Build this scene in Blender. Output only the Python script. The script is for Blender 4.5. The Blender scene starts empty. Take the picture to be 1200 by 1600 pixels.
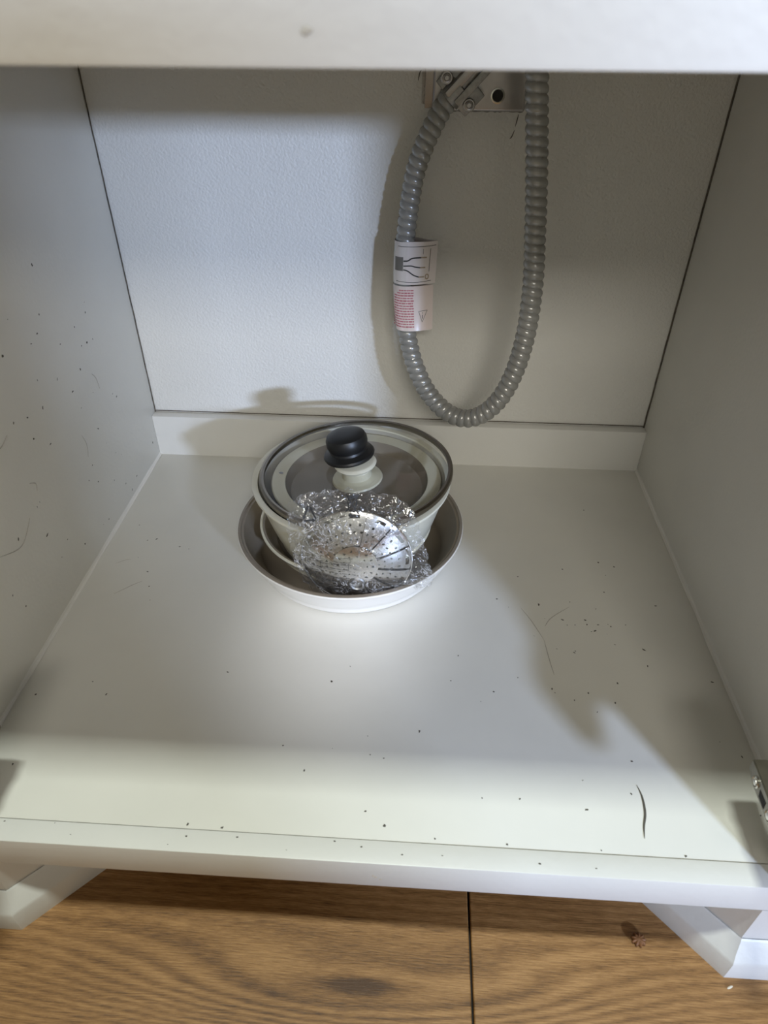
import bpy, bmesh, math, random
from mathutils import Vector, Matrix, Euler, noise
from mathutils.bvhtree import BVHTree
random.seed(7)
SC = bpy.context.scene
C = SC.collection
PI = math.pi

# ------------------------------------------------------------------ camera
cd = bpy.data.cameras.new('camera')
cd.sensor_fit = 'VERTICAL'; cd.sensor_height = 36.0
cd.lens = 1060.78 / 1600 * 36.0
cd.clip_start = 0.01
cam = bpy.data.objects.new('camera', cd); C.objects.link(cam)
p_, y_, r_ = math.radians(37.332), math.radians(-3.1504), math.radians(0.326)
fw = Vector((math.sin(y_) * math.cos(p_), math.cos(y_) * math.cos(p_), -math.sin(p_)))
rt = Vector((math.cos(y_), -math.sin(y_), 0)); up = rt.cross(fw)
R_ = rt * math.cos(r_) + up * math.sin(r_); U_ = -rt * math.sin(r_) + up * math.cos(r_)
cam.matrix_world = Matrix(((R_.x, U_.x, -fw.x, 0.0316), (R_.y, U_.y, -fw.y, -0.2643),
                           (R_.z, U_.z, -fw.z, 0.5621), (0, 0, 0, 1)))
cd.dof.use_dof = True; cd.dof.focus_distance = 0.85; cd.dof.aperture_fstop = 9.0
SC.camera = cam

# ------------------------------------------------------------------ world, lights, exposure
w = bpy.data.worlds.new('world'); SC.world = w; w.use_nodes = True
bg = w.node_tree.nodes['Background']
bg.inputs[0].default_value = (1.0, 0.90, 0.70, 1); bg.inputs[1].default_value = 0.125


def area(name, loc, target, sx, sy, power, col, shape='RECTANGLE'):
    l = bpy.data.lights.new(name, 'AREA'); l.shape = shape; l.size = sx; l.size_y = sy
    l.energy = power; l.color = col
    o = bpy.data.objects.new(name, l); C.objects.link(o); o.location = loc
    o.rotation_euler = (Vector(target) - Vector(loc)).to_track_quat('-Z', 'Y').to_euler()
    return o


area('ceiling_lamp', (0.0, -0.252, 2.25), (0.0, -0.25, 0), 0.30, 0.15, 34, (0.92, 1.0, 0.92))
area('window_sun_patch', (1.967, -2.748, 0.99), (-0.2, 0.6, 0.3), 0.28, 0.12, 124, (0.56, 0.70, 1.0))
area('window_daylight', (0.50, -3.0, 2.0), (0, 0.3, 0.2), 1.2, 0.5, 46, (1.0, 0.96, 0.87))
sp = bpy.data.lights.new('ceiling_spot', 'SPOT'); sp.energy = 100; sp.color = (0.95, 0.96, 1.0)
sp.spot_size = math.radians(6); sp.spot_blend = 1.0; sp.shadow_soft_size = 0.05
so = bpy.data.objects.new('ceiling_spot', sp); C.objects.link(so); so.location = (-0.12, -1.35, 2.00)
so.rotation_euler = (Vector((-0.045, 0.25, 0.0)) - so.location).to_track_quat('-Z', 'Y').to_euler()

SC.view_settings.view_transform = 'Standard'
SC.view_settings.look = 'None'
SC.view_settings.gamma = 1.0
SC.view_settings.use_curve_mapping = False
SC.view_settings.exposure = 0.0

# ------------------------------------------------------------------ materials


class NT:
    def __init__(s, name):
        s.m = bpy.data.materials.new(name); s.m.use_nodes = True
        s.t = s.m.node_tree; s.b = s.t.nodes['Principled BSDF']; s.out = s.t.nodes['Material Output']

    def n(s, typ, **k):
        d = s.t.nodes.new(typ)
        for a, v in k.items():
            if a.startswith('i_'):
                key = a[2:]
                d.inputs[int(key) if key.isdigit() else key.replace('_', ' ')].default_value = v
            else:
                setattr(d, a, v)
        return d

    def l(s, a, b): s.t.links.new(a, b)

    def math(s, op, a, b=None, c=None):
        d = s.n('ShaderNodeMath', operation=op)
        for i, v in enumerate((a, b, c)):
            if v is None: continue
            if isinstance(v, (int, float)): d.inputs[i].default_value = v
            else: s.l(v, d.inputs[i])
        return d.outputs[0]


def mat(name, col, rough=0.5, metal=0.0, bump=None, mottle=0.0, mscale=8.0, coat=0.0, spec=0.5, cols=None):
    """plain surface with optional fine relief (scale, distance) and mottling of its own colour"""
    t = NT(name); b = t.b
    b.inputs['Base Color'].default_value = (*col, 1); b.inputs['Roughness'].default_value = rough
    b.inputs['Metallic'].default_value = metal; b.inputs['Coat Weight'].default_value = coat
    b.inputs['Specular IOR Level'].default_value = spec
    geo = t.n('ShaderNodeNewGeometry')
    if mottle:
        ns = t.n('ShaderNodeTexNoise', i_Scale=mscale, i_Detail=5.0)
        t.l(geo.outputs['Position'], ns.inputs['Vector'])
        mx = t.n('ShaderNodeMix', data_type='RGBA')
        c2 = cols or tuple(c * (1 - mottle) for c in col)
        mx.inputs[6].default_value = (*col, 1); mx.inputs[7].default_value = (*c2, 1)
        rp = t.n('ShaderNodeMapRange', i_1=0.4, i_2=0.75)
        t.l(ns.outputs['Fac'], rp.inputs[0]); t.l(rp.outputs[0], mx.inputs[0])
        t.l(mx.outputs[2], b.inputs['Base Color'])
    if bump:
        nb = t.n('ShaderNodeTexNoise', i_Scale=bump[0], i_Detail=2.0)
        t.l(geo.outputs['Position'], nb.inputs['Vector'])
        bp = t.n('ShaderNodeBump', i_Strength=1.0, i_Distance=bump[1])
        t.l(nb.outputs['Fac'], bp.inputs['Height']); t.l(bp.outputs[0], b.inputs['Normal'])
    return t.m


PAINT = (0.75, 0.73, 0.665)
M = {}
M['paint'] = mat('white_paint', PAINT, 0.42, bump=(220, 0.0002), mottle=0.07, mscale=7)
M['shelf_paint'] = mat('white_shelf_paint', (0.76, 0.745, 0.685), 0.30, bump=(60, 0.00015), mottle=0.08, mscale=6)
M['front_paint'] = mat('white_front_paint', (0.75, 0.74, 0.70), 0.38, bump=(150, 0.0002), mottle=0.05)
M['wall'] = mat('textured_wall_paint', (0.73, 0.715, 0.67), 0.45, bump=(330, 0.0011), mottle=0.05, mscale=5)
M['caulk'] = mat('dark_joint', (0.14, 0.12, 0.09), 0.9, mottle=0.6, mscale=120)
M['caulk_white'] = mat('white_caulk', (0.76, 0.74, 0.68), 0.5, bump=(90, 0.0006))
M['dirt'] = mat('dark_dirt', (0.10, 0.09, 0.075), 0.9)
M['dirt_soft'] = mat('pale_dirt', (0.47, 0.44, 0.39), 0.9)
M['white_enamel'] = mat('white_enamel', (0.82, 0.80, 0.76), 0.28, coat=0.3)
M['cream_enamel'] = mat('cream_enamel', (0.72, 0.70, 0.58), 0.28, coat=0.3)
M['cream_light'] = mat('pale_cream_enamel', (0.68, 0.655, 0.53), 0.3, coat=0.3)
M['taupe'] = mat('taupe_nonstick', (0.235, 0.20, 0.155), 0.36, mottle=0.15, mscale=30)
M['dish_taupe'] = mat('warm_taupe_nonstick', (0.25, 0.215, 0.175), 0.4, mottle=0.12, mscale=30)
M['taupe_light'] = mat('taupe_grey_nonstick', (0.46, 0.44, 0.39), 0.36, mottle=0.15, mscale=30)
M['steel'] = mat('polished_steel', (0.66, 0.66, 0.66), 0.17, metal=1.0)
M['rim_steel'] = mat('dull_rim_steel', (0.26, 0.235, 0.20), 0.3, metal=1.0)
M['box_steel'] = mat('galvanised_steel', (0.40, 0.38, 0.37), 0.30, metal=1.0, mottle=0.15, mscale=60)
M['zinc'] = mat('cast_zinc', (0.35, 0.35, 0.34), 0.42, metal=1.0, mottle=0.35, mscale=150)
M['hinge'] = mat('nickel_hinge', (0.30, 0.28, 0.23), 0.38, metal=1.0, mottle=0.2, mscale=90)
M['screw'] = mat('bright_screw', (0.66, 0.64, 0.58), 0.22, metal=1.0)
M['black'] = mat('black_bakelite', (0.010, 0.010, 0.010), 0.42)
M['hole'] = mat('dark_hole', (0.02, 0.018, 0.016), 0.8)
M['conduit'] = mat('grey_conduit', (0.40, 0.40, 0.385), 0.27, metal=0.35, mottle=0.2, mscale=25)
M['paper'] = mat('white_glossy_tag', (0.80, 0.74, 0.74), 0.25, coat=0.6)
M['pink_paper'] = mat('pink_white_tag', (0.82, 0.72, 0.71), 0.25, coat=0.6)
M['ink'] = mat('black_ink', (0.03, 0.03, 0.03), 0.6)
M['grey_ink'] = mat('grey_ink', (0.17, 0.16, 0.155), 0.6)
M['brown_ink'] = mat('tan_ink', (0.38, 0.30, 0.22), 0.6)
M['red_ink'] = mat('red_ink', (0.52, 0.16, 0.20), 0.6)
M['crumb'] = mat('brown_crumb', (0.21, 0.088, 0.03), 0.6, mottle=0.4, mscale=200)
M['fleck'] = mat('pale_fleck', (0.75, 0.68, 0.55), 0.7)
M['plaster'] = mat('rough_plaster', (0.50, 0.46, 0.41), 0.9, bump=(300, 0.002))


def thin_ior(t, geo, ior):
    """a thin sheet has the same reflectance from both of its sides"""
    return t.math('ADD', t.math('MULTIPLY', geo.outputs['Backfacing'], 1.0 / ior - ior), ior)


def glass_mat():
    t = NT('clear_lid_glass')
    tr = t.n('ShaderNodeBsdfTransparent'); tr.inputs[0].default_value = (0.955, 0.96, 0.94, 1)
    gl = t.n('ShaderNodeBsdfGlossy', i_Roughness=0.03)
    fr = t.n('ShaderNodeFresnel'); t.l(thin_ior(t, t.n('ShaderNodeNewGeometry'), 1.5), fr.inputs['IOR'])
    mx = t.n('ShaderNodeMixShader')
    t.l(fr.outputs[0], mx.inputs[0]); t.l(tr.outputs[0], mx.inputs[1]); t.l(gl.outputs[0], mx.inputs[2])
    t.l(mx.outputs[0], t.out.inputs[0])
    return t.m


def film_mat():
    t = NT('clear_crinkled_film')
    geo = t.n('ShaderNodeNewGeometry')
    n1 = t.n('ShaderNodeTexNoise', i_Scale=70.0, i_Detail=2.0, i_Distortion=1.2)
    t.l(geo.outputs['Position'], n1.inputs['Vector'])
    bp = t.n('ShaderNodeBump', i_Strength=1.0, i_Distance=0.004)
    t.l(n1.outputs['Fac'], bp.inputs['Height'])
    # white glints put into the film colour along thin irregular crease lines, in patches
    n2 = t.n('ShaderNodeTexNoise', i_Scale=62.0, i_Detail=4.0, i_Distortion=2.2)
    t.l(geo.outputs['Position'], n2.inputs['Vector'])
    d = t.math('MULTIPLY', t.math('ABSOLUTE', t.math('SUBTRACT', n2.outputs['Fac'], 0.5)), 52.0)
    crease_glint = t.math('MAXIMUM', t.math('SUBTRACT', 1.0, d), 0.0)
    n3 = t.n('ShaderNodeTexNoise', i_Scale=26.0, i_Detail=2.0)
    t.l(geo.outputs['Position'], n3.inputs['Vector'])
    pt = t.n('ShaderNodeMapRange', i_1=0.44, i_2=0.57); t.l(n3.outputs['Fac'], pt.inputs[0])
    cf = t.math('MULTIPLY', t.math('MULTIPLY', crease_glint, pt.outputs[0]), 0.9)
    tr = t.n('ShaderNodeBsdfTransparent'); tr.inputs[0].default_value = (0.97, 0.97, 0.97, 1)
    gl = t.n('ShaderNodeBsdfGlossy', i_Roughness=0.09); t.l(bp.outputs[0], gl.inputs['Normal'])
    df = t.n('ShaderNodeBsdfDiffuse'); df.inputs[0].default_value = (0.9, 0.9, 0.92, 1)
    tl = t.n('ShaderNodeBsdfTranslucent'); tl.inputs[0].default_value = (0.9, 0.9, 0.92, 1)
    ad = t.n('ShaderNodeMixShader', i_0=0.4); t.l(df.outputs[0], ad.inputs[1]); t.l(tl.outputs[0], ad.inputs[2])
    fr = t.n('ShaderNodeFresnel'); t.l(thin_ior(t, geo, 1.45), fr.inputs['IOR']); t.l(bp.outputs[0], fr.inputs['Normal'])
    f3 = t.math('MINIMUM', t.math('MULTIPLY_ADD', fr.outputs[0], 1.05, 0.04), 1.0)
    m1 = t.n('ShaderNodeMixShader'); t.l(f3, m1.inputs[0]); t.l(tr.outputs[0], m1.inputs[1]); t.l(gl.outputs[0], m1.inputs[2])
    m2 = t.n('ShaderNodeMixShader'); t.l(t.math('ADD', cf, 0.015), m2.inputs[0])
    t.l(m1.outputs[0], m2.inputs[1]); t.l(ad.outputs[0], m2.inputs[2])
    t.l(m2.outputs[0], t.out.inputs[0])
    return t.m


def wood_mat():
    t = NT('oak_plank'); b = t.b
    geo = t.n('ShaderNodeNewGeometry')
    oi = t.n('ShaderNodeObjectInfo')
    sep = t.n('ShaderNodeSeparateXYZ'); t.l(geo.outputs['Position'], sep.inputs[0])
    x, y = sep.outputs[0], sep.outputs[1]
    # slow sideways wander of the grain
    cmb = t.n('ShaderNodeCombineXYZ')
    t.l(t.math('MULTIPLY', x, 3.0), cmb.inputs[0]); t.l(t.math('MULTIPLY', y, 9.0), cmb.inputs[1])
    t.l(t.math('MULTIPLY', oi.outputs['Random'], 37.0), cmb.inputs[2])
    nw = t.n('ShaderNodeTexNoise', i_Scale=1.0, i_Detail=3.0); t.l(cmb.outputs[0], nw.inputs['Vector'])
    # the knot in the plank: grain closes to long ellipses around it
    kx = t.math('DIVIDE', t.math('SUBTRACT', x, 0.0), 0.16)
    ky = t.math('DIVIDE', t.math('SUBTRACT', y, -0.0405), 0.030)
    rr = t.math('SQRT', t.math('ADD', t.math('ADD', t.math('MULTIPLY', kx, kx), t.math('MULTIPLY', ky, ky)), 0.02))
    fall = t.math('POWER', 2.718, t.math('MULTIPLY', t.math('MULTIPLY', rr, rr), -0.55))
    lines = t.math('MULTIPLY', y, 330.0)
    ell = t.math('MULTIPLY', rr, 9.5)
    v = t.math('ADD', t.math('MULTIPLY', lines, t.math('SUBTRACT', 1.0, fall)), t.math('MULTIPLY', ell, fall))
    v = t.math('ADD', v, t.math('MULTIPLY', nw.outputs['Fac'], 7.0))
    band = t.math('MULTIPLY_ADD', t.math('SINE', t.math('MULTIPLY', v, 2.4)), 0.5, 0.5)
    # fine pores, long in x
    c2 = t.n('ShaderNodeCombineXYZ')
    t.l(t.math('MULTIPLY', x, 48.0), c2.inputs[0])
    t.l(t.math('ADD', t.math('MULTIPLY', y, 900.0), t.math('MULTIPLY', nw.outputs['Fac'], 14.0)), c2.inputs[1])
    n2 = t.n('ShaderNodeTexNoise', i_Scale=1.0, i_Detail=6.0, i_Roughness=0.78); t.l(c2.outputs[0], n2.inputs['Vector'])
    c3 = t.n('ShaderNodeCombineXYZ')
    t.l(t.math('MULTIPLY', x, 7.0), c3.inputs[0]); t.l(t.math('MULTIPLY', y, 40.0), c3.inputs[1])
    n3 = t.n('ShaderNodeTexNoise', i_Scale=1.0, i_Detail=4.0); t.l(c3.outputs[0], n3.inputs['Vector'])
    bw = t.math('MULTIPLY_ADD', fall, 0.20, 0.10)
    f = t.math('ADD', t.math('MULTIPLY', t.math('SUBTRACT', band, 0.5), bw), t.math('MULTIPLY_ADD', n2.outputs['Fac'], 1.25, -0.20))
    f = t.math('ADD', f, t.math('MULTIPLY', n3.outputs['Fac'], 0.36))
    kd = t.math('POWER', 2.718, t.math('MULTIPLY', t.math('MULTIPLY', rr, rr), -14.0))
    f = t.math('SUBTRACT', f, t.math('MULTIPLY', kd, 0.30))
    rp = t.n('ShaderNodeValToRGB')
    e = rp.color_ramp.elements
    e[0].position = 0.32; e[0].color = (0.085, 0.036, 0.010, 1)
    e[1].position = 0.86; e[1].color = (0.50, 0.275, 0.105, 1)
    m_ = e.new(0.58); m_.color = (0.285, 0.140, 0.044, 1)
    t.l(f, rp.inputs[0])
    t.l(rp.outputs[0], b.inputs['Base Color'])
    b.inputs['Roughness'].default_value = 0.42
    bp = t.n('ShaderNodeBump', i_Strength=0.5, i_Distance=0.0006)
    t.l(n2.outputs['Fac'], bp.inputs['Height']); t.l(bp.outputs[0], b.inputs['Normal'])
    return t.m


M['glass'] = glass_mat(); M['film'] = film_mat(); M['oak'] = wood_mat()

# ------------------------------------------------------------------ mesh helpers


def link(name, me, m, parent=None, world=True):
    o = bpy.data.objects.new(name, me); C.objects.link(o)
    if m: me.materials.append(M[m] if isinstance(m, str) else m)
    if parent:
        o.parent = parent
        if world: o.matrix_parent_inverse = wm(parent).inverted()
    return o


def wm(o):
    m = Matrix.LocRotScale(o.location, o.rotation_euler, o.scale)
    if o.parent: m = wm(o.parent) @ o.matrix_parent_inverse @ m
    return m


def mesh(name, bm, smooth=True, angle=35):
    me = bpy.data.meshes.new(name)
    bmesh.ops.recalc_face_normals(bm, faces=bm.faces[:])
    bm.to_mesh(me); bm.free()
    if smooth:
        me.polygons.foreach_set('use_smooth', [True] * len(me.polygons))
        me.set_sharp_from_angle(angle=math.radians(angle))
    return me


def obj(name, bm, m, parent=None, smooth=True, world=True):
    return link(name, mesh(name, bm, smooth), m, parent, world)


def thing(name, label, cat, loc=(0, 0, 0), rot=(0, 0, 0)):
    o = bpy.data.objects.new(name, None); C.objects.link(o)
    o.empty_display_size = 0.02
    o.location = loc; o.rotation_euler = rot; o['label'] = label; o['category'] = cat
    return o


def box(bm, x0, x1, y0, y1, z0, z1, bev=0.0, mx=None, seg=2):
    r = bmesh.ops.create_cube(bm, size=1.0)
    vs = r['verts']
    for v in vs:
        v.co = Vector(((x0 + x1) / 2 + v.co.x * (x1 - x0), (y0 + y1) / 2 + v.co.y * (y1 - y0), (z0 + z1) / 2 + v.co.z * (z1 - z0)))
    if bev:
        es = list({e for v in vs for e in v.link_edges})
        r2 = bmesh.ops.bevel(bm, geom=es, offset=bev, segments=seg, affect='EDGES', profile=0.6)
        vs = list({v for f in r2['faces'] for v in f.verts} | {v for v in vs if v.is_valid})
    if mx is not None:
        for v in vs: v.co = mx @ v.co
    return bm


def boxobj(name, b, m, parent=None, bev=0.0012):
    bm = bmesh.new(); box(bm, *b, bev=bev)
    return obj(name, bm, m, parent)


def prism(bm, pts, z0, z1, bev=0.0):
    a = [bm.verts.new((x, y, z0)) for x, y in pts]; b = [bm.verts.new((x, y, z1)) for x, y in pts]
    n = len(pts)
    bm.faces.new(a[::-1]); top = bm.faces.new(b)
    for i in range(n): bm.faces.new((a[i], a[(i + 1) % n], b[(i + 1) % n], b[i]))
    if bev:
        bmesh.ops.bevel(bm, geom=list(top.edges), offset=bev, segments=2, affect='EDGES')
    return bm


def lathe(bm, prof, seg=72, cx=0, cy=0, cz=0, mx=None):
    rings = []
    for r, z in prof:
        if r < 1e-6: rings.append([bm.verts.new((cx, cy, cz + z))])
        else: rings.append([bm.verts.new((cx + r * math.cos(2 * PI * i / seg), cy + r * math.sin(2 * PI * i / seg), cz + z)) for i in range(seg)])
    for a, b in zip(rings, rings[1:]):
        for i in range(seg):
            j = (i + 1) % seg
            if len(a) == 1 and len(b) == 1: continue
            if len(a) == 1: bm.faces.new((a[0], b[i], b[j]))
            elif len(b) == 1: bm.faces.new((a[i], a[j], b[0]))
            else: bm.faces.new((a[i], a[j], b[j], b[i]))
    if mx is not None:
        for ring in rings:
            for v in ring: v.co = mx @ v.co
    return bm


def catmull(P, n):
    out = []
    P = [Vector(p) for p in P]
    for i in range(len(P) - 1):
        p0 = P[max(i - 1, 0)]; p1 = P[i]; p2 = P[i + 1]; p3 = P[min(i + 2, len(P) - 1)]
        for k in range(n):
            t = k / n
            out.append(0.5 * ((2 * p1) + (-p0 + p2) * t + (2 * p0 - 5 * p1 + 4 * p2 - p3) * t * t + (-p0 + 3 * p1 - 3 * p2 + p3) * t ** 3))
    out.append(P[-1]); return out


def resample(pts, step):
    out = [pts[0]]; acc = 0.0
    for a, b in zip(pts, pts[1:]):
        L = (b - a).length; t = step - acc
        while t <= L:
            out.append(a.lerp(b, t / L)); t += step
        acc = L - (t - step)
    return out


def tube(bm, pts, rad, seg=12, cap=True):
    """rad: number or f(s, theta)"""
    rings = []; n = len(pts); nrm = None; s = 0.0
    for i, p in enumerate(pts):
        tg = (pts[min(i + 1, n - 1)] - pts[max(i - 1, 0)]).normalized()
        if nrm is None:
            nrm = tg.orthogonal().normalized()
        nrm = (nrm - tg * nrm.dot(tg)).normalized(); bn = tg.cross(nrm)
        if i: s += (p - pts[i - 1]).length
        ring = []
        for k in range(seg):
            th = 2 * PI * k / seg
            r = rad(s, th) if callable(rad) else rad
            ring.append(bm.verts.new(p + (nrm * math.cos(th) + bn * math.sin(th)) * r))
        rings.append(ring)
    for a, b in zip(rings, rings[1:]):
        for k in range(seg): bm.faces.new((a[k], a[(k + 1) % seg], b[(k + 1) % seg], b[k]))
    if cap:
        bm.faces.new(rings[0][::-1]); bm.faces.new(rings[-1])
    return bm


# ------------------------------------------------------------------ the setting
XI = 0.36      # inner faces of the side panels
YW = 0.6143    # wall plane
ZF = -0.14     # wood floor
D = 0.5963     # front face of the back rail

bm = bmesh.new(); box(bm, -0.75, 0.75, YW, YW + 0.06, ZF, 0.95)
o = obj('wall_back', bm, 'wall'); o['kind'] = 'structure'

# unseen block added behind the viewer to cut low light from the room
bm = bmesh.new(); box(bm, -1.5, 0.806, -1.22, -1.10, ZF, 0.75, bev=0.004)
o = obj('light_blocker', bm, 'wall'); o['kind'] = 'structure'

# oak plank floor: every plank a piece of its own, the joint in view at x = .099
fl = bpy.data.objects.new('floor', None); C.objects.link(fl); fl['kind'] = 'structure'
fl.location = (0, 0, ZF)
pw, pl = 0.23, 1.22


def plank_mesh(x0, x1, y0, y1):
    bm = bmesh.new(); box(bm, x0, x1, y0, y1, -0.012, 0.0, bev=0.0009, seg=1); return mesh('plank', bm)


rows = [(-0.125 + pw * k) for k in range(-5, 4)]
for k, y0 in enumerate(rows):
    off = 0.0997 if abs(y0 + 0.125) < 1e-6 else (0.0997 + 0.41 * (k + 2)) % pl
    for j in (-1, 0, 1):
        xa = off - pl + j * pl; xb = xa + pl
        xa = max(xa, -1.6); xb = min(xb, 1.9)
        if xb - xa < 0.05: continue
        me = plank_mesh(xa + 0.0011, xb - 0.0011, y0 + 0.0006, y0 + pw - 0.0006)
        pk = link('plank', me, 'oak', fl, world=False)
bm = bmesh.new(); box(bm, -1.6, 1.9, -1.28, 0.9, -0.02, -0.0123)
link('subfloor', mesh('subfloor', bm), 'hole', fl, world=False)

# ------------------------------------------------------------------ the cabinet
cab = thing('kitchen_cabinet', 'open white painted kitchen base cabinet with worn shelf and chamfered plinth on oak floor', 'cabinet', (0, 0.3, ZF))
XS = 0.334     # inner edge of the stiles
for s in (-1, 1):
    a, b = sorted((s * XI, s * (XI + 0.018)))
    boxobj('side_panel', (a, b, 0.0, 0.6115, -0.10, 0.72), 'paint', cab)
    a, b = sorted((s * XS, s * XI))
    boxobj('stile', (a, b, 0.0, 0.020, 0.0, 0.60), 'front_paint', cab)
boxobj('shelf_board', (-XI, XI, 0.0200, 0.600, -0.018, 0.0), 'shelf_paint', cab, bev=0.0004)
boxobj('bottom_rail', (-0.378, 0.378, 0.0, 0.0194, -0.0385, 0.0006), 'front_paint', cab, bev=0.0011)
boxobj('top_rail', (-0.378, 0.378, 0.0, 0.020, 0.5423, 0.72), 'front_paint', cab, bev=0.002)
boxobj('back_rail', (-XI, XI, D, 0.6105, -0.01, 0.0655), 'front_paint', cab, bev=0.001)
boxobj('top_board', (-0.378, 0.378, 0.0, YW - 0.001, 0.72, 0.738), 'paint', cab)

# painted caulk along the shelf edges, rather uneven
for s in (-1, 1):
    bm = bmesh.new(); pr = []
    for i in range(61):
        y = 0.10 + (D - 0.10) * i / 60
        k = 0.0034 + 0.0015 * noise.noise((y * 18, s * 3.0, 0))
        pr.append([bm.verts.new((s * XI, y, k * 1.2)), bm.verts.new((s * (XI - k * 0.35), y, k * 0.4)), bm.verts.new((s * (XI - k), y, 0.0002))])
    for a, b in zip(pr, pr[1:]):
        for k in range(2): bm.faces.new((a[k], a[k + 1], b[k + 1], b[k]))
    obj('caulk_bead', bm, 'caulk_white', cab)
# dark open joints where the panels meet the wall
for s in (-1, 1):
    bm = bmesh.new(); pts = []
    for i in range(61):
        z = 0.062 + 0.64 * i / 60
        pts.append(Vector((s * (XI - 0.0004 + 0.0005 * noise.noise((z * 40, s, 2))), YW - 0.0012, z)))
    tube(bm, pts, 0.0007 if s < 0 else 0.0011, 6)
    obj('wall_joint', bm, 'caulk', cab)
bm = bmesh.new()
tube(bm, [Vector((-XI + 0.72 * i / 40, YW - 0.0008, 0.0662 + 0.0004 * noise.noise((i * .7, 0, 5)))) for i in range(41)], 0.0007, 6)
obj('ledge_joint', bm, 'caulk', cab)

def moulding(bm, q, s):
    """base moulding run: upright face with a long sloping top; q = outer a, outer b, inner b, inner a"""
    (ax, ay), (bx, by), (cx, cy), (dx, dy) = [(s * x, y) for x, y in q]
    lerp = lambda a, b, t: a + (b - a) * t
    rings = []
    for (ox, oy), (ix, iy) in (((ax, ay), (dx, dy)), ((bx, by), (cx, cy))):
        prof = [(0, ZF), (0, ZF + 0.0265), (0.12, ZF + 0.0295), (0.42, ZF + 0.034), (0.86, ZF + 0.046), (1, ZF + 0.0475), (1, ZF)]
        rings.append([bm.verts.new((lerp(ox, ix, t), lerp(oy, iy, t), z)) for t, z in prof])
    a, b = rings
    for i in range(7): bm.faces.new((a[i], b[i], b[(i + 1) % 7], a[(i + 1) % 7]))
    bm.faces.new(a[::-1]); bm.faces.new(b)


# corner plinths with a chamfered return, and their base moulding
for s in (-1, 1):
    cx = 0.3322 if s > 0 else 0.3275
    pts = [(cx, 0.0), (0.376, 0.0), (0.376, 0.16), (cx - 0.145, 0.16), (cx - 0.145, 0.15)]
    pts = [(s * x, y) for x, y in pts]
    if s < 0: pts = pts[::-1]
    bm = bmesh.new(); prism(bm, pts, ZF, -0.0387)
    obj('corner_plinth', bm, 'front_paint', cab, smooth=False)
    mxp = cx - 0.006
    # moulding: front run and chamfer run, mitred at the corner
    runs = [[(0.376, -0.0148), (mxp, -0.0148), (cx, -0.0006), (0.376, -0.0006)],
            [(mxp, -0.0148), (mxp - 0.135, 0.1245), (cx - 0.1306, 0.1294), (cx, -0.0006)]]
    for rn in runs:
        q = [(s * x, y) for x, y in rn]
        if s < 0: q = q[::-1]
        bm = bmesh.new(); moulding(bm, rn, s)
        obj('base_moulding', bm, 'front_paint', cab)


def dirt_poly(bm, o, ax, ay, nrm, r, n=7, h=0.00035, el=1.0, ang=0.0):
    ring = []
    for i in range(n):
        t = 2 * PI * i / n; rr = r * random.uniform(0.55, 1.2)
        u, v = math.cos(t) * rr * el, math.sin(t) * rr
        u, v = u * math.cos(ang) - v * math.sin(ang), u * math.sin(ang) + v * math.cos(ang)
        ring.append(bm.verts.new(o + ax * u + ay * v))
    top = bm.verts.new(o + nrm * h)
    for i in range(n): bm.faces.new((ring[i], ring[(i + 1) % n], top))


def stroke(bm, pts, wid, nrm, h=0.0004):
    """a tapering mark lying on a surface"""
    P = catmull(pts, 8); n = len(P); prev = None
    for i, p in enumerate(P):
        tg = (P[min(i + 1, n - 1)] - P[max(i - 1, 0)]).normalized(); sd = tg.cross(nrm)
        w_ = wid * max(0.12, math.sin(PI * (i + 0.3) / (n - 0.4)) ** 0.8)
        cur = (bm.verts.new(p + sd * w_), bm.verts.new(p + nrm * h), bm.verts.new(p - sd * w_))
        if prev:
            bm.faces.new((prev[0], prev[1], cur[1], cur[0])); bm.faces.new((prev[1], prev[2], cur[2], cur[1]))
        prev = cur


X, Y, Z = Vector((1, 0, 0)), Vector((0, 1, 0)), Vector((0, 0, 1))
bm = bmesh.new()
E0 = Vector((0, 0, 0.0001))
for cx, cy, sx, sy, n in ((0.22, 0.24, 0.045, 0.07, 34), (0.05, 0.06, 0.25, 0.05, 12), (-0.2, 0.15, 0.1, 0.1, 12), (0.1, 0.2, 0.2, 0.12, 14), (0.27, 0.32, 0.05, 0.1, 8), (-0.28, 0.33, 0.03, 0.08, 8)):
    for _ in range(n):
        x = max(-0.345, min(0.345, random.gauss(cx, sx))); y = random.gauss(cy, sy)
        if not 0.024 < y < 0.58 or math.hypot(x + 0.045, y - 0.388) < 0.14: continue
        dirt_poly(bm, Vector((x, y, 0)) + E0, X, Y, Z, random.uniform(0.0004, 0.0011), el=random.uniform(1, 2.2), ang=random.uniform(0, 3))
for x, y in ((0.1974, 0.0225), (0.2658, 0.022), (0.017, 0.0326), (-0.15, 0.0235), (-0.12, 0.0225), (0.12, 0.023), (0.06, 0.024), (0.2816, 0.378), (0.2637, 0.385)):
    dirt_poly(bm, Vector((x, y, 0)) + E0, X, Y, Z, random.uniform(0.0008, 0.0014))
for _ in range(13):
    x = random.uniform(-0.31, 0.30)
    dirt_poly(bm, Vector((x, random.uniform(0.003, 0.019), 0.0007)), X, Y, Z, random.uniform(0.0003, 0.0008), el=1.8)
ob = obj('dirt_specks', bm, 'dirt', cab, smooth=False); ob['kind'] = 'stuff'
bm = bmesh.new()
for _ in range(60):
    y = random.uniform(0.16, 0.52); z = random.uniform(0.01, 0.30) - (y - 0.3) * 0.2 + 0.03
    if z < 0.004: continue
    dirt_poly(bm, Vector((-XI + 0.0001, y, z)), Y, Z, X, random.uniform(0.0004, 0.0013), el=random.uniform(1, 2.4), ang=random.uniform(0, 3))
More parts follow.
